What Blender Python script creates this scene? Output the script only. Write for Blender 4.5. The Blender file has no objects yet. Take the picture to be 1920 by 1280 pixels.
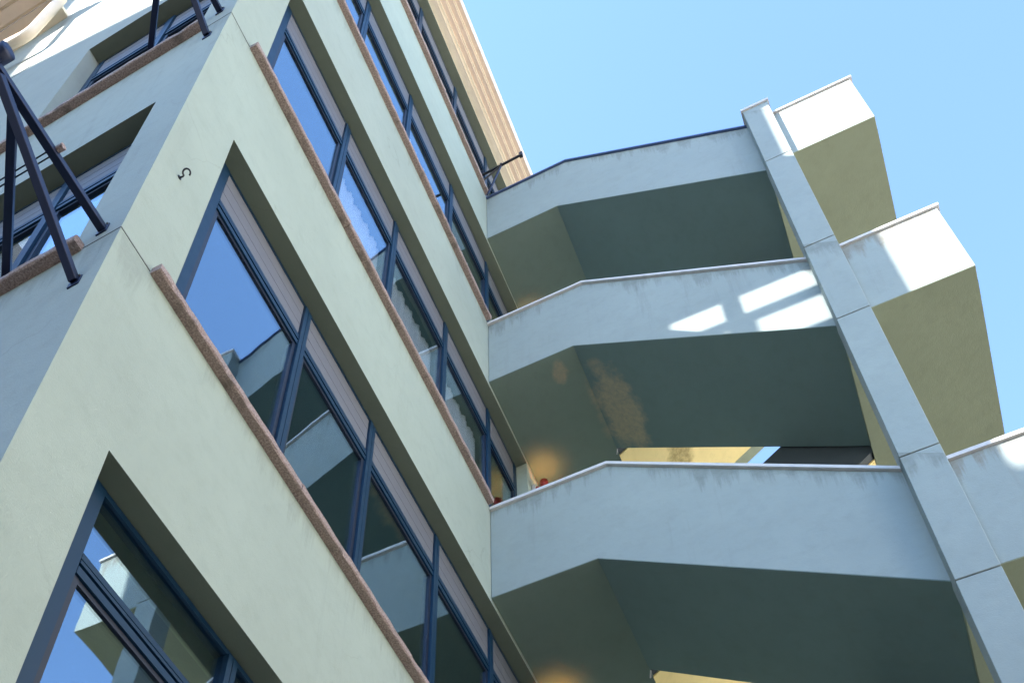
import bpy, bmesh, math, random
from mathutils import Vector, Matrix
random.seed(7)
R_ = math.radians
sc = bpy.context.scene
COL = sc.collection

# ------------------------------------------------------------------ camera
cam_d = bpy.data.cameras.new('camera'); cam = bpy.data.objects.new('camera', cam_d); COL.objects.link(cam)
M3 = Matrix(((0.9071785672, 0.2922861970, 0.3026480237),
             (0.4207082565, -0.6397598571, -0.6432043907),
             (0.0056222911, 0.7108277599, -0.7033436468)))
cam.matrix_world = Matrix.Translation((2.01467609, -1.12470254, -7.77650149)) @ M3.to_4x4()
cam_d.sensor_fit = 'HORIZONTAL'; cam_d.sensor_width = 36.0
cam_d.lens = 2325.34 / 1920 * 36.0
cam_d.shift_x = (960 - 878.925) / 1920
cam_d.shift_y = (1471.33 - 640) / 1920
cam_d.clip_start = 0.05; cam_d.clip_end = 2000
sc.camera = cam

# ------------------------------------------------------------------ sky, sun, exposure
EL = R_(35.0)
SH = Vector((-3.12, -3.347, 0)).normalized()
SUN = Vector((SH.x*math.cos(EL), SH.y*math.cos(EL), math.sin(EL)))      # towards the sun
w = bpy.data.worlds.new('World'); sc.world = w; w.use_nodes = True
nt = w.node_tree; nt.nodes.clear()
sky = nt.nodes.new('ShaderNodeTexSky'); sky.sky_type = 'NISHITA'; sky.sun_disc = False
sky.sun_elevation = EL; sky.sun_rotation = math.atan2(SUN.x, SUN.y)
sky.air_density = 1.0; sky.dust_density = 0.0; sky.ozone_density = 3.4
bg = nt.nodes.new('ShaderNodeBackground'); bg.inputs['Strength'].default_value = 0.15
ow = nt.nodes.new('ShaderNodeOutputWorld')
nt.links.new(sky.outputs[0], bg.inputs[0]); nt.links.new(bg.outputs[0], ow.inputs[0])
sl = bpy.data.lights.new('sun', 'SUN'); sl.energy = 5.0; sl.angle = R_(0.53); sl.color = (1.0, 0.945, 0.87)
so = bpy.data.objects.new('sun', sl); COL.objects.link(so)
so.rotation_euler = (-SUN).to_track_quat('-Z', 'Y').to_euler(); so.location = (-20, -22, 25)
sc.view_settings.view_transform = 'Standard'; sc.view_settings.look = 'None'
sc.view_settings.gamma = 1.0; sc.view_settings.use_curve_mapping = False
sc.view_settings.exposure = 2.3
sc.render.engine = 'CYCLES'
sc.cycles.max_bounces = 10; sc.cycles.diffuse_bounces = 6; sc.cycles.transparent_max_bounces = 24

# ------------------------------------------------------------------ materials
def newmat(name):
    m = bpy.data.materials.new(name); m.use_nodes = True; t = m.node_tree; t.nodes.clear()
    o = t.nodes.new('ShaderNodeOutputMaterial'); return m, t, o
def N(t, kind, **kw):
    n = t.nodes.new(kind)
    for k, v in kw.items(): setattr(n, k, v)
    return n
def ramp(t, fac, stops):
    r = N(t, 'ShaderNodeValToRGB'); t.links.new(fac, r.inputs[0])
    el = r.color_ramp.elements
    while len(el) < len(stops): el.new(0.5)
    for e, (p, c) in zip(el, stops): e.position = p; e.color = (*c, 1) if len(c) == 3 else c
    return r.outputs[0]
def noise(t, co, scale, detail=4, rough=0.55, vec_scale=None):
    if vec_scale:
        mp = N(t, 'ShaderNodeMapping'); mp.inputs['Scale'].default_value = vec_scale
        t.links.new(co, mp.inputs[0]); co = mp.outputs[0]
    n = N(t, 'ShaderNodeTexNoise'); n.inputs['Scale'].default_value = scale
    n.inputs['Detail'].default_value = detail; n.inputs['Roughness'].default_value = rough
    t.links.new(co, n.inputs['Vector']); return n.outputs['Fac']
def mix(t, fac, a, b, mode='MIX'):
    m = N(t, 'ShaderNodeMix', data_type='RGBA', blend_type=mode)
    for sock, v in ((m.inputs[0], fac), (m.inputs[6], a), (m.inputs[7], b)):
        if hasattr(v, 'is_output'): t.links.new(v, sock)
        elif isinstance(v, (int, float)): sock.default_value = v
        else: sock.default_value = (*v, 1)
    return m.outputs[2]
def math_(t, op, a, b=None, c=None):
    m = N(t, 'ShaderNodeMath', operation=op)
    for i, v in enumerate((a, b, c)):
        if v is None: continue
        if hasattr(v, 'is_output'): t.links.new(v, m.inputs[i])
        else: m.inputs[i].default_value = v
    return m.outputs[0]

def stucco(name, base, stains=(), dirt=0.5, bump=0.35, streak_col=(0.16, 0.17, 0.16), edge=None, crack=0.16):
    """painted render: blotchy tone, rain streaks, grain; stains = [(centre, radius, colour, amount)]"""
    m, t, o = newmat(name)
    co = N(t, 'ShaderNodeTexCoord').outputs['Object']
    big = noise(t, co, 1.3, 5, 0.6)
    c = mix(t, ramp(t, big, [(0.3, (0, 0, 0)), (0.75, (1, 1, 1))]), [v*0.93 for v in base], [min(v*1.05, .95) for v in base])
    med = noise(t, co, 9, 6, 0.65)
    c = mix(t, math_(t, 'MULTIPLY', ramp(t, med, [(0.48, (0, 0, 0)), (0.78, (1, 1, 1))]), 0.42), c, [base[0]*.8, base[1]*.8, base[2]*.78])
    st = noise(t, co, 3.2, 6, 0.7, (3.2, 3.2, 0.22))
    big2 = noise(t, co, 0.9, 3, 0.5)
    sf = math_(t, 'MULTIPLY', ramp(t, st, [(0.56, (0, 0, 0)), (0.78, (1, 1, 1))]), ramp(t, big2, [(0.42, (0, 0, 0)), (0.65, (1, 1, 1))]))
    c = mix(t, math_(t, 'MULTIPLY', sf, 0.42*dirt), c, streak_col)
    spk = noise(t, co, 55, 3, 0.6)
    c = mix(t, math_(t, 'MULTIPLY', ramp(t, spk, [(0.66, (0, 0, 0)), (0.74, (1, 1, 1))]), 0.10), c, (0.2, 0.2, 0.18))
    # hairline cracks, only here and there
    wv = N(t, 'ShaderNodeVectorMath', operation='ADD'); t.links.new(co, wv.inputs[0])
    nz = N(t, 'ShaderNodeTexNoise'); nz.inputs['Scale'].default_value = 2.2; nz.inputs['Detail'].default_value = 6; t.links.new(co, nz.inputs['Vector'])
    sc_ = N(t, 'ShaderNodeVectorMath', operation='SCALE'); sc_.inputs['Scale'].default_value = 0.5; t.links.new(nz.outputs['Color'], sc_.inputs[0]); t.links.new(sc_.outputs[0], wv.inputs[1])
    vo = N(t, 'ShaderNodeTexVoronoi', feature='DISTANCE_TO_EDGE'); vo.inputs['Scale'].default_value = 0.75; t.links.new(wv.outputs[0], vo.inputs['Vector'])
    ck = math_(t, 'MULTIPLY', ramp(t, vo.outputs['Distance'], [(0.0, (1, 1, 1)), (0.0045, (0, 0, 0))]), ramp(t, noise(t, co, 1.1, 2, 0.5), [(0.52, (0, 0, 0)), (0.62, (1, 1, 1))]))
    c = mix(t, math_(t, 'MULTIPLY', ck, crack), c, (0.09, 0.09, 0.08))
    if edge:      # rain dirt hanging down from a ledge that repeats every storey: (level, slope, slope start, reach, colour, amount)
        lev, slp, xs, reach, ecol, eamt = edge
        sx = N(t, 'ShaderNodeSeparateXYZ'); t.links.new(co, sx.inputs[0])
        drop = math_(t, 'MULTIPLY', math_(t, 'MAXIMUM', math_(t, 'SUBTRACT', sx.outputs[0], xs), 0.0), slp)
        h_ = math_(t, 'ADD', math_(t, 'ADD', sx.outputs[2], drop), 30.0 - lev - 0.002)
        dep = math_(t, 'SUBTRACT', 3.0, math_(t, 'MODULO', h_, 3.0))
        sn = noise(t, co, 5.0, 6, 0.7, (2.6, 2.6, 0.16)); sn2 = noise(t, co, 1.7, 3, 0.5, (1, 1, 0.1)); sn3 = noise(t, co, 24, 5, 0.7)
        lim = math_(t, 'MULTIPLY', ramp(t, math_(t, 'MULTIPLY', math_(t, 'ADD', sn, math_(t, 'MULTIPLY', sn2, 0.6)), 0.62), [(0.44, (0, 0, 0)), (0.70, (1, 1, 1))]), reach)
        m1 = N(t, 'ShaderNodeMapRange', clamp=True); t.links.new(math_(t, 'SUBTRACT', math_(t, 'ADD', lim, 0.02), dep), m1.inputs[0])
        m1.inputs[1].default_value = -0.03; m1.inputs[2].default_value = 0.10
        f_ = math_(t, 'MULTIPLY', m1.outputs[0], ramp(t, sn3, [(0.25, (0.35, 0.35, 0.35)), (0.7, (1, 1, 1))]))
        c = mix(t, math_(t, 'MULTIPLY', f_, eamt), c, ecol)
    for cen, rad, col, amt in stains:
        mp = N(t, 'ShaderNodeMapping'); mp.vector_type = 'POINT'
        mp.inputs['Location'].default_value = [-a/b for a, b in zip(cen, rad)]
        mp.inputs['Scale'].default_value = [1/b for b in rad]
        t.links.new(co, mp.inputs[0])
        ln = N(t, 'ShaderNodeVectorMath', operation='LENGTH'); t.links.new(mp.outputs[0], ln.inputs[0])
        nn = noise(t, co, 7, 5, 0.6)
        dd = math_(t, 'ADD', ln.outputs['Value'], math_(t, 'MULTIPLY', math_(t, 'SUBTRACT', nn, 0.5), 1.3))
        f = math_(t, 'MULTIPLY', ramp(t, dd, [(0.62, (1, 1, 1)), (1.06, (0, 0, 0))]), ramp(t, noise(t, co, 26, 5, 0.7), [(0.3, (0.45, 0.45, 0.45)), (0.6, (1, 1, 1))]))
        c = mix(t, math_(t, 'MULTIPLY', f, amt), c, col)
    b = N(t, 'ShaderNodeBsdfPrincipled'); b.inputs['Roughness'].default_value = 0.9
    b.inputs['Specular IOR Level'].default_value = 0.25
    t.links.new(c, b.inputs['Base Color'])
    gr = noise(t, co, 130, 3, 0.7); gr2 = noise(t, co, 11, 4, 0.6)
    h = math_(t, 'ADD', math_(t, 'MULTIPLY', gr, 0.6), math_(t, 'MULTIPLY', gr2, 1.2))
    bp = N(t, 'ShaderNodeBump'); bp.inputs['Strength'].default_value = bump; bp.inputs['Distance'].default_value = 0.006
    t.links.new(h, bp.inputs['Height']); t.links.new(bp.outputs[0], b.inputs['Normal'])
    t.links.new(b.outputs[0], o.inputs[0]); return m

def plain(name, col, rough=0.5, metal=0.0, var=0.15, scale=14, bump=0.0, spec=0.5):
    m, t, o = newmat(name)
    co = N(t, 'ShaderNodeTexCoord').outputs['Object']
    n = noise(t, co, scale, 5, 0.6)
    c = mix(t, n, [v*(1-var) for v in col], [min(1, v*(1+var)) for v in col])
    b = N(t, 'ShaderNodeBsdfPrincipled'); b.inputs['Metallic'].default_value = metal
    b.inputs['Specular IOR Level'].default_value = spec
    t.links.new(c, b.inputs['Base Color'])
    r = math_(t, 'ADD', rough - 0.08, math_(t, 'MULTIPLY', n, 0.16)); t.links.new(r, b.inputs['Roughness'])
    if bump:
        bp = N(t, 'ShaderNodeBump'); bp.inputs['Strength'].default_value = bump; bp.inputs['Distance'].default_value = 0.004
        t.links.new(noise(t, co, 60, 4, 0.6), bp.inputs['Height']); t.links.new(bp.outputs[0], b.inputs['Normal'])
    t.links.new(b.outputs[0], o.inputs[0]); return m

def granite(name):
    m, t, o = newmat(name)
    co = N(t, 'ShaderNodeTexCoord').outputs['Object']
    n1 = noise(t, co, 120, 4, 0.7); n2 = noise(t, co, 8, 5, 0.6)
    c = ramp(t, n1, [(0.3, (0.14, 0.095, 0.08)), (0.5, (0.31, 0.22, 0.19)), (0.7, (0.50, 0.39, 0.345))])
    c = mix(t, math_(t, 'MULTIPLY', ramp(t, n2, [(0.55, (0, 0, 0)), (0.7, (1, 1, 1))]), 0.75), c, (0.10, 0.08, 0.065))
    b = N(t, 'ShaderNodeBsdfPrincipled'); b.inputs['Roughness'].default_value = 0.7
    t.links.new(c, b.inputs['Base Color'])
    bp = N(t, 'ShaderNodeBump'); bp.inputs['Strength'].default_value = 0.5; bp.inputs['Distance'].default_value = 0.006
    t.links.new(n1, bp.inputs['Height']); t.links.new(bp.outputs[0], b.inputs['Normal'])
    t.links.new(b.outputs[0], o.inputs[0]); return m

def glass(name, tint=(0.96, 0.97, 0.98), ior=3.1):
    m, t, o = newmat(name)
    tr = N(t, 'ShaderNodeBsdfTransparent'); tr.inputs[0].default_value = (*tint, 1)
    gl = N(t, 'ShaderNodeBsdfGlossy'); gl.inputs['Roughness'].default_value = 0.0
    gl.inputs[0].default_value = (0.76, 0.92, 1.0, 1)
    co = N(t, 'ShaderNodeTexCoord').outputs['Object']
    bp = N(t, 'ShaderNodeBump'); bp.inputs['Strength'].default_value = 0.10; bp.inputs['Distance'].default_value = 0.01
    t.links.new(noise(t, co, 1.6, 2, 0.4), bp.inputs['Height']); t.links.new(bp.outputs[0], gl.inputs['Normal'])
    fr = N(t, 'ShaderNodeFresnel')
    ge = N(t, 'ShaderNodeNewGeometry')      # same reflectance on both faces of the pane
    t.links.new(math_(t, 'ADD', math_(t, 'MULTIPLY', ge.outputs['Backfacing'], 1/ior - ior), ior), fr.inputs[0])
    mx = N(t, 'ShaderNodeMixShader'); t.links.new(fr.outputs[0], mx.inputs[0])
    t.links.new(tr.outputs[0], mx.inputs[1]); t.links.new(gl.outputs[0], mx.inputs[2])
    t.links.new(mx.outputs[0], o.inputs[0]); return m

def emit(name, col, s):
    m, t, o = newmat(name); e = N(t, 'ShaderNodeEmission'); e.inputs[0].default_value = (*col, 1); e.inputs[1].default_value = s
    t.links.new(e.outputs[0], o.inputs[0]); return m

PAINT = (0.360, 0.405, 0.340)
M = dict(
    wall=stucco('green_render', PAINT, dirt=0.5, edge=(0.05, 0, 0, 0.38, (0.19, 0.21, 0.18), 0.38)),
    stair=stucco('stair_render', (0.288, 0.330, 0.320), dirt=1.0, edge=(0.0, 0.735, 0.908, 0.42, (0.11, 0.115, 0.10), 0.5)),
    box=stucco('half_landing_render', (0.288, 0.330, 0.320), dirt=0.9, edge=(-1.455, 0, 0, 0.45, (0.17, 0.115, 0.065), 0.6)),
    reveal=stucco('shade_toned_reveal_render', (0.155, 0.18, 0.135), dirt=0.8),  # wall render darkened on undersides, shade of the window heads put into colour
    wall_street=stucco('street_face_render', (0.335, 0.36, 0.325), dirt=0.8, edge=(0.05, 0, 0, 0.38, (0.17, 0.19, 0.17), 0.4)),  # same wall paint, greyed and darkened to carry this face's shade
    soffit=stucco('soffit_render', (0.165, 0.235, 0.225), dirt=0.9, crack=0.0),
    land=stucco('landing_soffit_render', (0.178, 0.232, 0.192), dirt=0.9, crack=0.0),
    land_st=stucco('stained_landing_soffit_render', (0.178, 0.232, 0.192), dirt=0.9, crack=0.0,
        stains=[((0.58, 3.66, 1.97), (0.075, 0.13, 0.4), (0.40, 0.32, 0.21), 0.65), ((0.86, 4.10, 1.93), (0.16, 0.45, 0.6), (0.40, 0.33, 0.22), 0.5)]),
    soffit_st=stucco('stained_soffit_render', (0.165, 0.235, 0.225), dirt=0.9, crack=0.0,
        stains=[((0.93, 4.12, 1.80), (0.20, 0.52, 0.6), (0.46, 0.38, 0.25), 0.85),
                ((0.58, 3.66, 1.97), (0.07, 0.12, 0.4), (0.36, 0.27, 0.17), 0.6)]),
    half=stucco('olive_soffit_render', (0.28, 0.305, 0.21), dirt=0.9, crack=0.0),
    ochre=stucco('ochre_soffit_render', (0.90, 0.70, 0.31), dirt=0.7,
        stains=[((1.25, 5.0, 2.3), (0.16, 0.22, 0.6), (0.22, 0.15, 0.05), 0.7)]),
    cornice=stucco('peach_cornice_render', (0.74, 0.59, 0.46), dirt=0.4),
    cream=stucco('cream_cornice_render', (0.82, 0.72, 0.55), dirt=0.4),
    coping=plain('pale_coping_stone', (0.55, 0.53, 0.53), 0.75, bump=0.3),
    zinc=plain('blue_grey_flashing', (0.10, 0.14, 0.26), 0.45, 0.6),
    sill=granite('weathered_granite'),
    frame=plain('blue_window_paint', (0.005, 0.030, 0.066), 0.45, var=0.12, spec=0.3),
    frame_dark=plain('dark_blue_gasket', (0.005, 0.010, 0.024), 0.45),
    shutter=plain('grey_shutter_slat', (0.14, 0.14, 0.155), 0.6, var=0.06),
    glass=glass('window_glass'), glass_clear=glass('clear_window_glass', ior=2.0),
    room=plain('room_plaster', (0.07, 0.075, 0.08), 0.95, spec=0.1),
    curtain=plain('net_curtain', (0.55, 0.57, 0.60), 0.95, spec=0.1),
    steel=plain('blue_black_steel', (0.010, 0.016, 0.045), 0.4, 0.3),
    black=plain('black_iron', (0.012, 0.012, 0.013), 0.45, 0.3),
    dark=plain('shade_toned_panel', (0.045, 0.055, 0.06), 0.6),  # inner parapet's shade put into its colour
    joint=plain('joint_mastic', (0.10, 0.10, 0.09), 0.9),
    lamp_g=emit('warm_bulb', (1.0, 0.48, 0.13), 60.0),
    lamp_b=plain('lamp_red_base', (0.35, 0.03, 0.02), 0.5),
    pipe=plain('cream_downpipe', (0.76, 0.62, 0.48), 0.5, var=0.08),
    ground=plain('paving', (0.12, 0.11, 0.092), 0.9, scale=2.0, var=0.25, bump=0.4),
    house=stucco('bounce_block_render', (0.78, 0.77, 0.72)),
    house_dark=stucco('grey_neighbour_render', (0.20, 0.21, 0.22)),
    tile=plain('roof_tiles', (0.36, 0.15, 0.08), 0.85, scale=8, var=0.3, bump=0.6),
    door=plain('brown_door', (0.16, 0.09, 0.05), 0.5),
)

# ------------------------------------------------------------------ mesh helpers
class MB:
    def __init__(s): s.v = []; s.f = []
    def add(s, vs, fs):
        o = len(s.v); s.v += [tuple(p) for p in vs]; s.f += [tuple(o+i for i in f) for f in fs]; return s
    def box(s, a, b, mp=None):
        (x0, y0, z0), (x1, y1, z1) = a, b
        P = [(x, y, z) for x in (x0, x1) for y in (y0, y1) for z in (z0, z1)]
        if mp: P = [mp(*p) for p in P]
        return s.add(P, [(0,1,3,2),(4,6,7,5),(0,4,5,1),(2,3,7,6),(0,2,6,4),(1,5,7,3)])
    def prism_y(s, poly, y0, y1):
        n = len(poly); P = [(x, y0, z) for x, z in poly] + [(x, y1, z) for x, z in poly]
        return s.add(P, [tuple(range(n)), tuple(range(2*n-1, n-1, -1))] + [(i, (i+1) % n, n+(i+1) % n, n+i) for i in range(n)])
    def bar(s, p, q, wd, ht=None, up=(0, 0, 1)):
        p, q = Vector(p), Vector(q); ht = ht or wd; d = (q-p).normalized()
        u = Vector(up); a = d.cross(u)
        if a.length < 1e-3: a = d.cross(Vector((0, 1, 0)))
        a.normalize(); b = a.cross(d).normalized(); P = []
        for c in (p, q):
            for sa, sb in ((-1, -1), (1, -1), (1, 1), (-1, 1)): P.append(c + a*sa*wd/2 + b*sb*ht/2)
        return s.add(P, [(0,1,2,3),(7,6,5,4),(0,4,5,1),(1,5,6,2),(2,6,7,3),(3,7,4,0)])
    def tube(s, pts, r, n=10):
        pts = [Vector(p) for p in pts]; rings = []; prev = None
        for i, p in enumerate(pts):
            d = (pts[min(i+1, len(pts)-1)] - pts[max(i-1, 0)]).normalized()
            if prev is None:
                a = d.cross(Vector((0, 0, 1)));
                if a.length < 1e-3: a = d.cross(Vector((1, 0, 0)))
            else: a = prev - d*prev.dot(d)
            a.normalize(); prev = a; b = d.cross(a)
            rings.append([p + (a*math.cos(k*2*math.pi/n) + b*math.sin(k*2*math.pi/n))*r for k in range(n)])
        P = [v for rg in rings for v in rg]; F = []
        for i in range(len(rings)-1):
            for k in range(n): F.append((i*n+k, i*n+(k+1) % n, (i+1)*n+(k+1) % n, (i+1)*n+k))
        F += [tuple(range(n-1, -1, -1)), tuple((len(rings)-1)*n+k for k in range(n))]
        return s.add(P, F)
    def sphere(s, c, r, nu=14, nv=8):
        P = [(c[0], c[1], c[2]+r)]; F = []
        for j in range(1, nv):
            th = math.pi*j/nv
            for i in range(nu): P.append((c[0]+r*math.sin(th)*math.cos(2*math.pi*i/nu), c[1]+r*math.sin(th)*math.sin(2*math.pi*i/nu), c[2]+r*math.cos(th)))
        P.append((c[0], c[1], c[2]-r)); L = len(P)-1
        for i in range(nu):
            F.append((0, 1+i, 1+(i+1) % nu)); F.append((L, L-nu+(i+1) % nu, L-nu+i))
            for j in range(nv-2): F.append((1+j*nu+i, 1+(j+1)*nu+i, 1+(j+1)*nu+(i+1) % nu, 1+j*nu+(i+1) % nu))
        return s.add(P, F)
    def build(s, name, mat, parent=None, bevel=0.0, smooth=False, under=None):
        me = bpy.data.meshes.new(name); bm = bmesh.new()
        vs = [bm.verts.new(p) for p in s.v]
        for f in s.f:
            try: bm.faces.new([vs[i] for i in f])
            except ValueError: pass
        bmesh.ops.remove_doubles(bm, verts=bm.verts, dist=1e-5)
        bmesh.ops.recalc_face_normals(bm, faces=bm.faces)
        if bevel:
            bmesh.ops.bevel(bm, geom=[e for e in bm.edges if len(e.link_faces) == 2 and e.calc_face_angle(0) > 0.5], offset=bevel, segments=2, affect='EDGES', profile=0.5)
        bm.to_mesh(me); bm.free()
        if smooth: me.shade_smooth()
        me.materials.append(M[mat])
        if under:
            me.materials.append(M[under])
            for p in me.polygons:
                if p.normal.z < -0.5: p.material_index = 1
        o = bpy.data.objects.new(name, me); COL.objects.link(o)
        if parent:
            o.parent = parent
            if parent.type == 'EMPTY': o.location = -parent.location
        return o
def tag(o, label=None, cat=None, group=None, kind=None):
    for k, v in (('label', label), ('category', cat), ('group', group), ('kind', kind)):
        if v: o[k] = v
    return o
def thing(name, label, cat, loc, group=None):
    o = bpy.data.objects.new(name, None); COL.objects.link(o); o.location = loc; o.empty_display_size = 0.3
    return tag(o, label, cat, group)

# face mappings: (u along the wall from the corner, w outward, z)
AB = -0.0292
def fA(u, w_, z): return (w_, u, z)
def fB(u, w_, z): return (-math.cos(AB)*u + math.sin(AB)*w_, -math.sin(AB)*u - math.cos(AB)*w_, z)

def fB4(u, w_, z): return fB(u, w_+.075, z)     # the fourth floor window sits almost flush
GZ = -9.38                     # ground level (z = 0 is the sill line of the third floor)
H = 3.0
YJ, XK, XKB, X2, X3, X4 = 3.484, 0.908, 0.762, 2.66, 2.888, 3.595
YP, YBX, YB = 3.345, 3.41, 5.66
SLT, SLB = 0.735, 0.7046
HEAD, SILL = 1.922, 0.05
TW = 0.25                      # wall thickness
ROOF = 8.05

# ------------------------------------------------------------------ ground
g = MB().add([(-600, -600, GZ), (600, -600, GZ), (600, 600, GZ), (-600, 600, GZ)], [(0, 1, 2, 3)]).build('ground', 'ground')
tag(g, kind='structure')

# ------------------------------------------------------------------ building
bld = thing('apartment_building', 'pale green rendered apartment block with strip windows and stone sills', 'building', (0, 0, GZ))
def grid_wall(f, us, zs, holes, mitre0=True):
    mb = MB(); us = sorted(us); zs = sorted(zs)
    def solid(i, j):
        if i < 0 or j < 0 or i >= len(us)-1 or j >= len(zs)-1: return False
        u = (us[i]+us[i+1])/2; z = (zs[j]+zs[j+1])/2
        return not any(a < u < b and c < z < d for a, b, c, d in holes)
    def back(u): return u + TW if (mitre0 and u == 0) else u
    def q(u, z, k): return f(u, 0, z) if k == 0 else f(back(u), -TW, z)
    for i in range(len(us)-1):
        for j in range(len(zs)-1):
            if not solid(i, j): continue
            a, b, c, d = us[i], us[i+1], zs[j], zs[j+1]
            mb.add([q(a, c, 0), q(b, c, 0), q(b, d, 0), q(a, d, 0)], [(0, 1, 2, 3)])
            mb.add([q(a, c, 1), q(b, c, 1), q(b, d, 1), q(a, d, 1)], [(3, 2, 1, 0)])
            for (ni, nj), (p1, p2) in (((i-1, j), ((a, c), (a, d))), ((i+1, j), ((b, c), (b, d))), ((i, j-1), ((a, c), (b, c))), ((i, j+1), ((a, d), (b, d)))):
                if solid(ni, nj): continue
                if ni == -1 and mitre0: continue
                mb.add([q(*p1, 0), q(*p2, 0), q(*p2, 1), q(*p1, 1)], [(0, 1, 2, 3)])
    return mb
FL = [1, 2, 3, 4, 5]
def zf(n): return (n-3)*H
AU0, AU1 = 0.317, 4.30
BU0, BU1 = 0.255, 1.50
CH = 0.34                      # unseen top storey corner, cut back to let sun reach the pier
holesA = [(AU0, AU1, zf(n)+SILL, zf(n)+HEAD) for n in FL] + [(0, CH-0.03, 6.30, 20)]
holesB = [(BU0, BU1 if n < 4 else 1.68, zf(n)+(SILL if n < 4 else .85), zf(n)+HEAD) for n in FL[:4]] + [(0, CH-0.03, 6.30, 20)]
zs = [GZ, 6.30, 3.85, ROOF] + [zf(n)+k for n in FL for k in (SILL, HEAD)]
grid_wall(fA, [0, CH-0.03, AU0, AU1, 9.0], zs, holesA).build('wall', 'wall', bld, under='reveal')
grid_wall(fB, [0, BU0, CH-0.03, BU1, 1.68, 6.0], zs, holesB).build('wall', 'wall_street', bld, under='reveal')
c0, c1 = Vector((0, CH-0.03, 0)), Vector(fB(CH-0.03, 0, 0))
ins = Vector((-0.12, 0.12, 0))
mbc = MB(); P = []
for z in (6.30, ROOF):
    for p in (c0, c1, c1+ins, c0+ins): P.append((p.x, p.y, z))
mbc.add(P, [(0,1,2,3),(7,6,5,4),(0,4,5,1),(1,5,6,2),(2,6,7,3),(3,7,4,0)]).build('corner_wall', 'wall', bld)
MB().box((-6.0, 9.0, GZ), (0, 9.2, ROOF)).box((-6.2, 0.4, GZ), (-6.0, 9.2, ROOF)).build('rear_wall', 'wall', bld)
rb = MB()
for n in FL: rb.box((-5.98, TW+.004, zf(n)-0.98), (-TW-.004, 8.98, zf(n)-0.78))
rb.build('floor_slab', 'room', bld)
pt = MB()
for n in FL: pt.box((-2.6, TW+.01, zf(n)-0.775), (-2.5, 8.97, zf(n)+2.015))
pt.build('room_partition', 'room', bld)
MB().box((-6.1, 0.10, ROOF+.004), (-.05, 9.1, ROOF+0.35)).build('roof', 'coping', bld)

# cornice: profile swept round the corner
def sweep(name, prof, mat, x0=-6.0, y1=9.2):
    mb = MB(); n = len(prof); P = []
    for o, z in prof: P.append((x0, -o + 0.0292*(-x0), z))
    for o, z in prof: P.append((o, -o, z))
    for o, z in prof: P.append((o, y1, z))
    F = []
    for s_ in range(2):
        for i in range(n): F.append((s_*n+i, s_*n+(i+1) % n, (s_+1)*n+(i+1) % n, (s_+1)*n+i))
    F += [tuple(range(n)), tuple(range(3*n-1, 2*n-1, -1))]
    return mb.add(P, F).build(name, mat, bld)
E0 = HEAD + 6.0
cor = sweep('cornice', [(-.02, E0+.03), (0.085, E0+.035), (0.085, E0+.06), (-.02, E0+.10)], 'cream')
for i, (b, z, m_) in enumerate(((0.115, .058, 'cream'), (0.165, .085, 'cornice'), (0.185, .105, 'cream'), (0.235, .128, 'cornice'), (0.255, .150, 'cream'), (0.30, .170, 'cornice'))):
    o = sweep('moulding', [(-.021-.003*i, E0+z), (b, E0+z), (b, E0+.40+.01*i), (-.021-.003*i, E0+.42+.01*i)], m_)
    o.parent = cor; o.location = (0, 0, 0)

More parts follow.
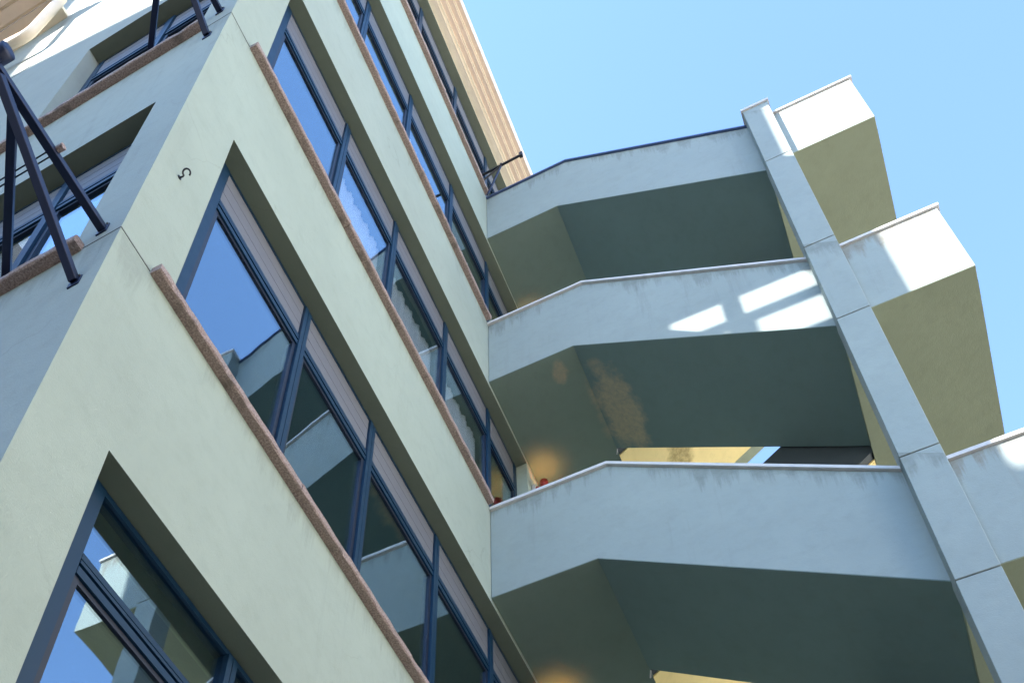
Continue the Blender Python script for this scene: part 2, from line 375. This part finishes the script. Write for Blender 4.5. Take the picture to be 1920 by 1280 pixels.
# windows -----------------------------------------------------------------
def window(f, n, u0, u1, mulls, sill, fan, curtain=None, fan_bars=True, stile=.06, low=0.0):
    z0, z1 = zf(n)+SILL+low, zf(n)+HEAD
    bx = lambda mb, a, b, w0, w1, c, d: mb.box((a, w0, c), (b, w1, d), f)
    g_ = 0.002
    fr = MB()
    bx(fr, u0+g_, u0+stile, -.16, -.10, z0+g_, z1-g_); bx(fr, u1-.06, u1-g_, -.16, -.10, z0+g_, z1-g_)
    bx(fr, u0+stile, u1-.06, -.158, -.102, z0+g_, z0+.06); bx(fr, u0+stile, u1-.06, -.158, -.102, z1-.03, z1-g_)
    W = fr.build('window', 'frame', bld)
    zt0, zt1 = zf(n)+1.45, zf(n)+1.555
    tr = MB()
    for (c, d, wf) in ((zt0, zt0+.036, -.098), (zt0+.036, zt0+.050, -.112), (zt0+.050, zt0+.066, -.096), (zt0+.066, zt0+.076, -.112), (zt0+.076, zt1, -.099)):
        bx(tr, u0+stile+.001, u1-.061, -.155, wf, c, d)
    tr.build('transom', 'frame', W)
    bw = .031
    cuts = [u0+stile] + [c for m_ in mulls for c in (m_-bw, m_+bw)] + [u1-.06]
    zm_ = z1-.031 if fan_bars else zt0-.001
    for m_ in mulls:
        mb = MB(); bx(mb, m_-bw, m_-.003, -.165, -.090, z0+.061, zm_); bx(mb, m_+.003, m_+bw, -.165, -.092, z0+.061, zm_); bx(mb, m_-.003, m_+.003, -.163, -.100, z0+.061, zm_)
        mb.build('mullion', 'frame', W)
    for k in range(0, len(cuts), 2):
        a, b = cuts[k], cuts[k+1]
        c, d = z0+.06, zt0
        sb = MB(); s_ = .026
        bx(sb, a+g_, a+s_, -.15, -.106, c+g_, d-g_); bx(sb, b-s_, b-g_, -.15, -.106, c+g_, d-g_)
        bx(sb, a+s_, b-s_, -.148, -.108, c+g_, c+s_); bx(sb, a+s_, b-s_, -.148, -.108, d-s_, d-g_)
        sb.build('sash', 'frame_dark', W)
        pb = MB(); bx(pb, a+s_-.004, b-s_+.004, -.121, -.116, c+s_-.004, d-s_+.004)
        if fan_bars: pb.build('pane', 'glass_clear' if n == 4 and k < 4 else 'glass', W)
        elif k:      # sash swung inwards, glass stands square to the wall
            pb = MB(); bx(pb, b-.03, b-.025, -.121-(b-a), -.17, c+s_, d-s_); pb.build('pane', 'glass', W)
        if fan == 'glass' and fan_bars:
            pb = MB(); bx(pb, a, b, -.121, -.116, zt1, z1-.03); pb.build('pane', 'glass', W)
        elif fan_bars:
            hgt = (z1-.03) - zt1; ns = 6
            for i in range(ns):
                q = MB(); bx(q, a+.004, b-.004, -.14, -.104 - 0.0006*(i % 2), zt1+hgt*i/ns+.001, zt1+hgt*(i+1)/ns-.001)
                q.build('shutter_slat', 'shutter', W)
        if curtain and curtain[k//2]:
            cm = MB(); nf = 60
            A = [(a + (b-a)*i/nf, -.20 + .009*math.sin(i*0.62) + .006*math.sin(i*1.5+1)) for i in range(nf+1)]
            P = [f(u, w1, z) for z in (c, d) for u, w1 in A]
            cm.add(P, [(i, i+1, nf+2+i, nf+1+i) for i in range(nf)])
            cm.build('curtain', 'curtain', W, smooth=True)
    # stone sill in pieces
    nb = max(1, round((sill[1]-sill[0])/1.15)); L_ = (sill[1]-sill[0])/nb
    for i in range(nb):
        dz = random.uniform(-.002, .002)
        # rough, chipped stone: cross sections with uneven outer edges
        sm = MB(); a0, b0 = sill[0]+i*L_+.0015, sill[0]+(i+1)*L_-.0015; nn = 22; P = []
        for q in range(nn+1):
            u = a0+(b0-a0)*q/nn; zb, zt = zf(n)+.050+low+dz, zf(n)+.100+low+dz
            j = lambda m_: random.uniform(-m_, m_)
            chip = random.uniform(.003, .007) if random.random() < .16 else 0
            wo = .050+dz
            for ww, zz in ((-.10, zb), (wo-.007+j(.002), zb+j(.0012)), (wo+j(.0012)-chip, zb+.006+j(.0015)), (wo+j(.002)-chip*.5, zt-.008+j(.003)), (wo-.008+j(.002), zt+j(.0015)), (-.10, zt)):
                P.append(f(u, ww, zz))
        sm.add(P, [(q*6+e, q*6+(e+1) % 6, q*6+6+(e+1) % 6, q*6+6+e) for q in range(nn) for e in range(6)] + [tuple(range(6)), tuple(nn*6+e for e in range(6))])
        sm.build('sill', 'sill', W)
    return W
for n in FL:
    window(fA, n, AU0, AU1, (1.16 if n == 4 else 1.235, 1.99, 2.86, 3.69), (0.19, 3.455), 'glass' if n == 1 else 'shutter',
           curtain={3: (0, 1, 1, 1, 0), 4: (0, 0, 1, 1, 1), 5: (1, 1, 1, 1, 1)}.get(n), stile=.125)
for n in FL[:4]:
    window(fB if n < 4 else fB4, n, BU0, BU1 if n < 4 else 1.68, (1.07,) if n == 4 else (0.86,), (0.185, 1.72) if n < 4 else (0.2, 1.35), 'glass' if n == 4 else 'shutter', fan_bars=n != 4, low=0.0 if n < 4 else 0.80)
# mastic joints running round the corner at the sill level
for n in (2, 3):
    j = MB(); zz = zf(n)+.062
    j.box((0.0, -.01, zz-.004), (0.188, .0015, zz+.004), fA); j.box((0.0, -.01, zz-.004), (0.183, .0015, zz+.004), fB)
    j.build('joint', 'joint', bld)
j = MB(); j.box((1.2, -.01, 2.93), (6.0, .0015, 2.942), fB); j.build('joint', 'joint', bld)

# eaves ledge of the lower roof on the street face and its downpipe
ZE = 4.50
led = MB(); led.box((2.45, -.01, ZE), (6.0, .10, ZE+.05), fB); led = led.build('eaves_ledge', 'cream', bld)
for i, (a, b, z) in enumerate(((.10, .17, .02), (.17, .19, .06), (.19, .29, .035), (.29, .31, .075), (.31, .42, .05), (.42, .44, .09), (.44, .56, .07))):
    MB().box((2.45, a, ZE+z), (6.0, b-.003, ZE+z+.06), fB).build('moulding', ('cornice', 'cream')[i % 2], led)
pp = MB().tube([(-3.6, -.06, 3.98), (-2.722, -.06, 3.60), (-2.50, -.06, 3.49), (-2.46, -.06, 3.50), (-2.43, -.06, 3.56), (-2.41, -.06, 4.30), (-2.41, -.06, ZE+.01)], .043, 12)
pp.build('downpipe', 'pipe', bld, smooth=True)

# ------------------------------------------------------------------ staircase
st = thing('external_staircase', 'outdoor concrete stair with angled parapets and half landings beside the block', 'staircase', (1.8, 4.5, GZ))
PT = 0.11
def kp(z):      # front parapet outline for a floor (z = top of parapet on the landing)
    d = X3 - 0.02
    return [(0.002, z), (XK, z), (d, z-SLT*(d-XK)), (d, z-H+1.9676-SLB*(d-XKB)), (XKB, z-H+1.9676), (0.002, z-H+1.9676)]
LS = -H+1.9676   # landing soffit below parapet top
MS = -2.455      # half-landing soffit below parapet top
XM = 2.68
for n in range(1, 6):
    z = zf(n); UM = 'soffit_st' if n == 4 else 'soffit'
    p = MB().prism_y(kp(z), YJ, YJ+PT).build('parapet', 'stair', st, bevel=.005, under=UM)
    # coping
    cp = MB(); d = X2-.002
    top = [(0.004, z), (XK, z), (d, z-SLT*(d-XK))]
    c = .034 if n < 5 else .022
    poly = [(a, b+.0015) for a, b in top] + [(a, b+c) for a, b in reversed(top)]
    cp.prism_y(poly, YJ-.022, YJ+PT+.02)
    cp.build('coping', 'zinc' if n == 5 else 'coping', p)
    sm_ = 'soffit_st' if n == 4 else 'soffit'
    # landing slab, full depth
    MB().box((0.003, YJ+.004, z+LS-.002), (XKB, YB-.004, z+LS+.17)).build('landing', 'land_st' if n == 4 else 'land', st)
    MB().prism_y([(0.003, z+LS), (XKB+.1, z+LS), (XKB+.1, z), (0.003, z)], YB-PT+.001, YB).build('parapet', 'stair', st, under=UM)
    # front flight, going down to the right
    def flight(x0, z0, x1, z1, y0, y1, mat):
        ns = 9; pts = [(x0, z0), (x1, z1)]
        up = z1 > z0; th = .17
        for i in range(ns):
            f0, f1 = 1-i/ns, 1-(i+1)/ns
            xa, xb = x0+(x1-x0)*f0, x0+(x1-x0)*f1
            za = z0+(z1-z0)*f0 + th; zb = z0+(z1-z0)*f1 + th
            if up: pts += [(xa, za), (xb, za)]
            else: pts += [(xa, za), (xa, zb), ] if False else [(xa, za + (zb-za)), (xb, zb)]
        mb = MB().prism_y(pts, y0, y1); return mb.build('flight', mat, st)
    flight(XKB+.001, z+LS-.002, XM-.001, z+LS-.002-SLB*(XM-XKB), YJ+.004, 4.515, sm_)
    # half landing
    zm = z+MS
    MB().box((XM, YBX+.004, zm-.002), (X4-.004, YB-.004, zm+.17)).build('half_landing', 'half', st)
    xl = X3+.003
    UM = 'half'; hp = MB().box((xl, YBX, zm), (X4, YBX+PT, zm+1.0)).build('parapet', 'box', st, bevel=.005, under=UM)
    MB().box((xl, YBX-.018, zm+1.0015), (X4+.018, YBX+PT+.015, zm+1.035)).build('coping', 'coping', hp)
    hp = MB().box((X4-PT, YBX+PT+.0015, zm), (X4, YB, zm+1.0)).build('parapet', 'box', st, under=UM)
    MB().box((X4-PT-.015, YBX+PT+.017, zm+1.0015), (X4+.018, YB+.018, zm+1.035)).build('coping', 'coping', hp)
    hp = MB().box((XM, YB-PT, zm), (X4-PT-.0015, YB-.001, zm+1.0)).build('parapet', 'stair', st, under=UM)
    # back flight, rising to the right from this landing to the half landing above
    if n < 5:
        zt_ = z+H+MS
        flight(XKB+.001, z+LS+.002, XM-.001, zt_+.002, 4.60, YB-PT-.002, 'ochre')
        s = (zt_-z-LS)/(XM-XKB)
        MB().prism_y([(XKB+.102, z+LS+.1*s), (XM-.001, zt_), (XM-.001, zt_+1.0), (XKB+.102, z)], YB-PT, YB-.001).build('parapet', 'stair', st, under=UM)
        MB().prism_y([(XKB+.002, z+LS+.02), (XM-.001, zt_+.02), (XM-.001, zt_+1.02), (XKB+.002, z+.02)], 4.53, 4.598).build('inner_parapet', 'dark', st)
# front pier in cast segments, thin open joints between
js = [GZ+.01, -8.54, -7.34, -5.54, -4.34, -2.54, -1.34, 0.46, 1.66, 3.46, 4.74]
for a, b in zip(js, js[1:]):
    MB().box((X2, YP, a+.006), (X3, YP+.20, b-.006)).build('pier_segment', 'stair', st, bevel=.004)
MB().box((X2+.02, YP+.018, GZ+.005), (X3-.02, YP+.18, 4.73)).build('pier_core', 'joint', st)
MB().box((X2-.016, YP-.016, 4.736), (X3+.016, YP+.216, 4.775)).build('pier_cap', 'coping', st)
MB().box((X3-.17, YB-.30, GZ), (X3, YB-.12, zf(5)+MS)).build('rear_pier', 'stair', st)
MB().box((.003, YB-.3, GZ), (.2, YB-.113, zf(1)+LS)).build('rear_pier', 'stair', st)
# drip pipes under the front flight at the inner edge
for n in (3, 4):
    z = zf(n)+LS
    MB().tube([(XKB+.005, 4.53, z-.005), (XKB-.005, 4.53, z-.075)], .006, 8).build('drip_pipe', 'coping', st, smooth=True)

# ------------------------------------------------------------------ wall lamps on the landings
for n, lab in ((5, 'small warm wall lamp glowing under the topmost landing'), (4, 'small warm wall lamp glowing under the middle landing by the window end'), (3, 'small warm wall lamp glowing under the lowest landing')):
    z = zf(n-1)
    L = thing('wall_lamp', lab, 'lamp', (0.0, 4.43, z+1.70), 'wall lamps of the stair landings')
    MB().box((0.001, 4.40, z+1.62), (.03, 4.46, z+1.71)).build('lamp_base', 'coping', L, bevel=.005)
    MB().bar((.03, 4.43, z+1.68), (.06, 4.43, z+1.68), .02).build('lamp_arm', 'lamp_b', L)
    cup = MB(); nn = 16; P = []
    for rr, zz in ((.018, 1.645), (.034, 1.65), (.038, 1.735), (.033, 1.735), (.030, 1.658)):
        P += [(.105+rr*math.cos(i*2*math.pi/nn), 4.43+rr*math.sin(i*2*math.pi/nn), z+zz) for i in range(nn)]
    cup.add(P, [(j*nn+i, j*nn+(i+1) % nn, (j+1)*nn+(i+1) % nn, (j+1)*nn+i) for j in range(4) for i in range(nn)] + [tuple(range(nn)), tuple(4*nn+i for i in range(nn))])
    cup.build('lamp_shade', 'lamp_b', L, smooth=True)
    MB().sphere((.105, 4.43, z+1.685), .02).build('bulb', 'lamp_g', L, smooth=True)

# ------------------------------------------------------------------ clothes line brackets on the street face
def bracket(dz, lab):
    x, zz = -.112, -2.84+dz
    L = thing('clothesline_bracket', lab, 'bracket', (x, 0, zz-.48), 'clothesline brackets on the street face')
    t = .034
    MB().bar((x, -.001, zz), (x, -.625, zz+.005), t).build('arm', 'steel', L, bevel=.003)
    MB().bar((x, -.001, zz-.48), (x, -.60, zz-.022), t).build('brace', 'steel', L, bevel=.003)
    MB().bar((-.60, .015, zz+.002), (x-.018, -.51, zz), t).build('stay', 'steel', L, bevel=.003)
    MB().tube([(x+.04, -.640, zz+.085), (x-.14, -.640, zz+.085)], .034, 16).build('roller', 'steel', L, smooth=True)
    MB().bar((x, -.64, zz+.0), (x, -.64, zz+.1), .025).build('roller_mount', 'steel', L)
    for px, pz in ((x, zz), (x, zz-.48), (-.60, zz+.002)):
        pl = MB().box((px-.026, -.0045-.0292*px-.001, pz-.036), (px+.026, .03, pz+.036)).build('base_plate', 'steel', L, bevel=.002)
        for sx_ in (-1, 1):
            MB().tube([(px+sx_*.018, -.004-.0292*px, pz+.027), (px+sx_*.018, -.011-.0292*px, pz+.027)], .005, 6).build('bolt', 'joint', pl)
    MB().tube([(x+.017, -.305, zz+.02), (x+.045, -.305, zz+.02)], .014, 8).build('bolt', 'sill', L)
    if dz: return
    MB().tube([(x-.017, -.300, zz+.006), (-4.0, -.300+.11, zz+.0)], .003, 6).build('line', 'black', L)
    MB().tube([(x-.017, -.318, zz+.006), (-4.0, -.318+.11, zz+.0)], .003, 6).build('line', 'black', L)
bracket(0.0, 'blue black steel clothesline bracket beside the lower street window')
bracket(3.12, 'blue black steel clothesline bracket beside the upper street window')

# bracket at the top landing
L = thing('folding_rack', 'thin black clothes rack sticking out above the top landing parapet', 'clothes rack', (0.03, 3.35, 5.75))
MB().bar((-.075, 3.35, 6.345), (.477, 3.35, 6.40), .022).build('arm', 'black', L)
MB().bar((-.09, 3.35, 6.10), (.235, 3.35, 6.36), .016).build('rod', 'black', L)
MB().bar((.235, 3.35, 6.365), (.071, 3.35, 5.72), .016).build('brace', 'steel', L)
MB().bar((-.08, 3.35, 6.05), (-.08, 3.35, 6.43), .02).build('wall_plate', 'black', L)
MB().bar((.470, 3.35, 6.36), (.470, 3.35, 6.45), .035).build('end_cap', 'black', L)
MB().bar((.235, 3.35, 6.37), (.235, 3.35, 6.42), .02).build('peg', 'black', L)

# iron hook on the long face
hk = MB(); hc = Vector((.04, .130, -2.077)); hr = Vector((0.907, 0.4207, 0.0056)); hu = Vector((0.2923, -0.6398, 0.7108))
pts = [(-.005, .133, -2.080), (.022, .133, -2.094)]
for k in range(0, 15):
    a = math.radians(222 - k*19)
    pts.append(hc + hr*(.0165*math.cos(a)) + hu*(.0175*math.sin(a)))
hk = hk.tube(pts, .0042, 8).build('wall_hook', 'black', smooth=True)
MB().tube([(-.004, .133, -2.080), (.004, .133, -2.080)], .011, 12).build('washer', 'black', hk)
tag(hk, 'small black iron hook screwed into the pale green wall near the corner', 'hook')

# ------------------------------------------------------------------ neighbour across the street (behind the viewer), shades the lower street face
k = -7.0
def cast(x, z):      # from a point (x, 0, z) of the street face back along the sun to y = k
    t_ = k/SUN.y; return x + SUN.x*t_, z + SUN.z*t_
(xa, za), (xb, zb) = cast(-2.5, 3.05), cast(0.3, 1.42)
m_ = (zb-za)/(xb-xa)
rx, ex = xa-4.0, xb+0.5
rz, ez = za - m_*4.0, zb + m_*0.5
nh = thing('neighbour_house', 'plain rendered house with a tiled gable roof across the street', 'house', (rx, k-4, GZ))
lx = rx-(ex-rx)
MB().prism_y([(lx+.4, GZ), (ex-.4, GZ), (ex-.4, ez-.2), (rx, rz-.25), (lx+.4, ez-.2)], k-8, k-.3).build('wall', 'house_dark', nh)
MB().prism_y([(rx, rz), (ex, ez), (ex, ez-.16), (rx, rz-.18)], k-8.3, k).build('roof', 'tile', nh)
MB().prism_y([(rx, rz), (lx, ez), (lx, ez-.16), (rx, rz-.18)], k-8.3, k).build('roof', 'tile', nh)
for i in range(3):
    for j in range(4):
        x = lx+3+i*(ex-lx-7.4)/2; z = GZ+1.2+j*3.1
        wn = MB().box((x, k-.36, z), (x+1.3, k-.26, z+1.5)).build('window', 'frame', nh)
        MB().box((x+.08, k-.27, z+.08), (x+.62, k-.25, z+1.42)).box((x+.68, k-.27, z+.08), (x+1.22, k-.25, z+1.42)).build('pane', 'room', wn)

# unseen blocks added for the light: left and rear cut skylight, right bounces sun
def block(name, lab, x0, x1, y0, y1, zt, mat, face):
    b = thing(name, lab, 'building', ((x0+x1)/2, (y0+y1)/2, GZ))
    MB().box((x0, y0, GZ), (x1, y1, zt)).build('wall', mat, b)
    MB().box((x0-.3, y0-.3, zt+.003), (x1+.3, y1+.3, zt+.4)).build('roof', 'coping' if zt > 5 else 'tile', b)
    for j in range(int((zt-GZ-1)//3)):
        z = GZ+1.1+3*j
        if face == 'y':
            for i in range(int((x1-x0)//3)):
                x = x0+1+3*i
                wn = MB().box((x, y1, z), (x+1.2, y1+.05, z+1.5)).build('window', 'frame', b)
                MB().box((x+.08, y1+.04, z+.08), (x+1.12, y1+.06, z+1.42)).build('pane', 'room', wn)
        else:
            for i in range(int((y1-y0)//3)):
                y = y0+1+3*i
                wn = MB().box((x0-.05, y, z), (x0, y+1.2, z+1.5)).build('window', 'frame', b)
                MB().box((x0-.06, y+.08, z+.08), (x0-.04, y+1.12, z+1.42)).build('pane', 'room', wn)
block('street_sky_blocker', 'tall grey block added out of view on the left to cut skylight on the street face', -25, -7.8, -5.5, -0.6, 11.0, 'house_dark', 'y')
block('rear_sky_blocker', 'plain grey block added behind the viewer to cut skylight', 3.0, 26, -18, -9.0, -1.0, 'house_dark', 'y')
block('side_bounce_block', 'pale block added out of view on the right to bounce sunlight', 9.5, 20, -4, 22, 4.6, 'house', 'x')
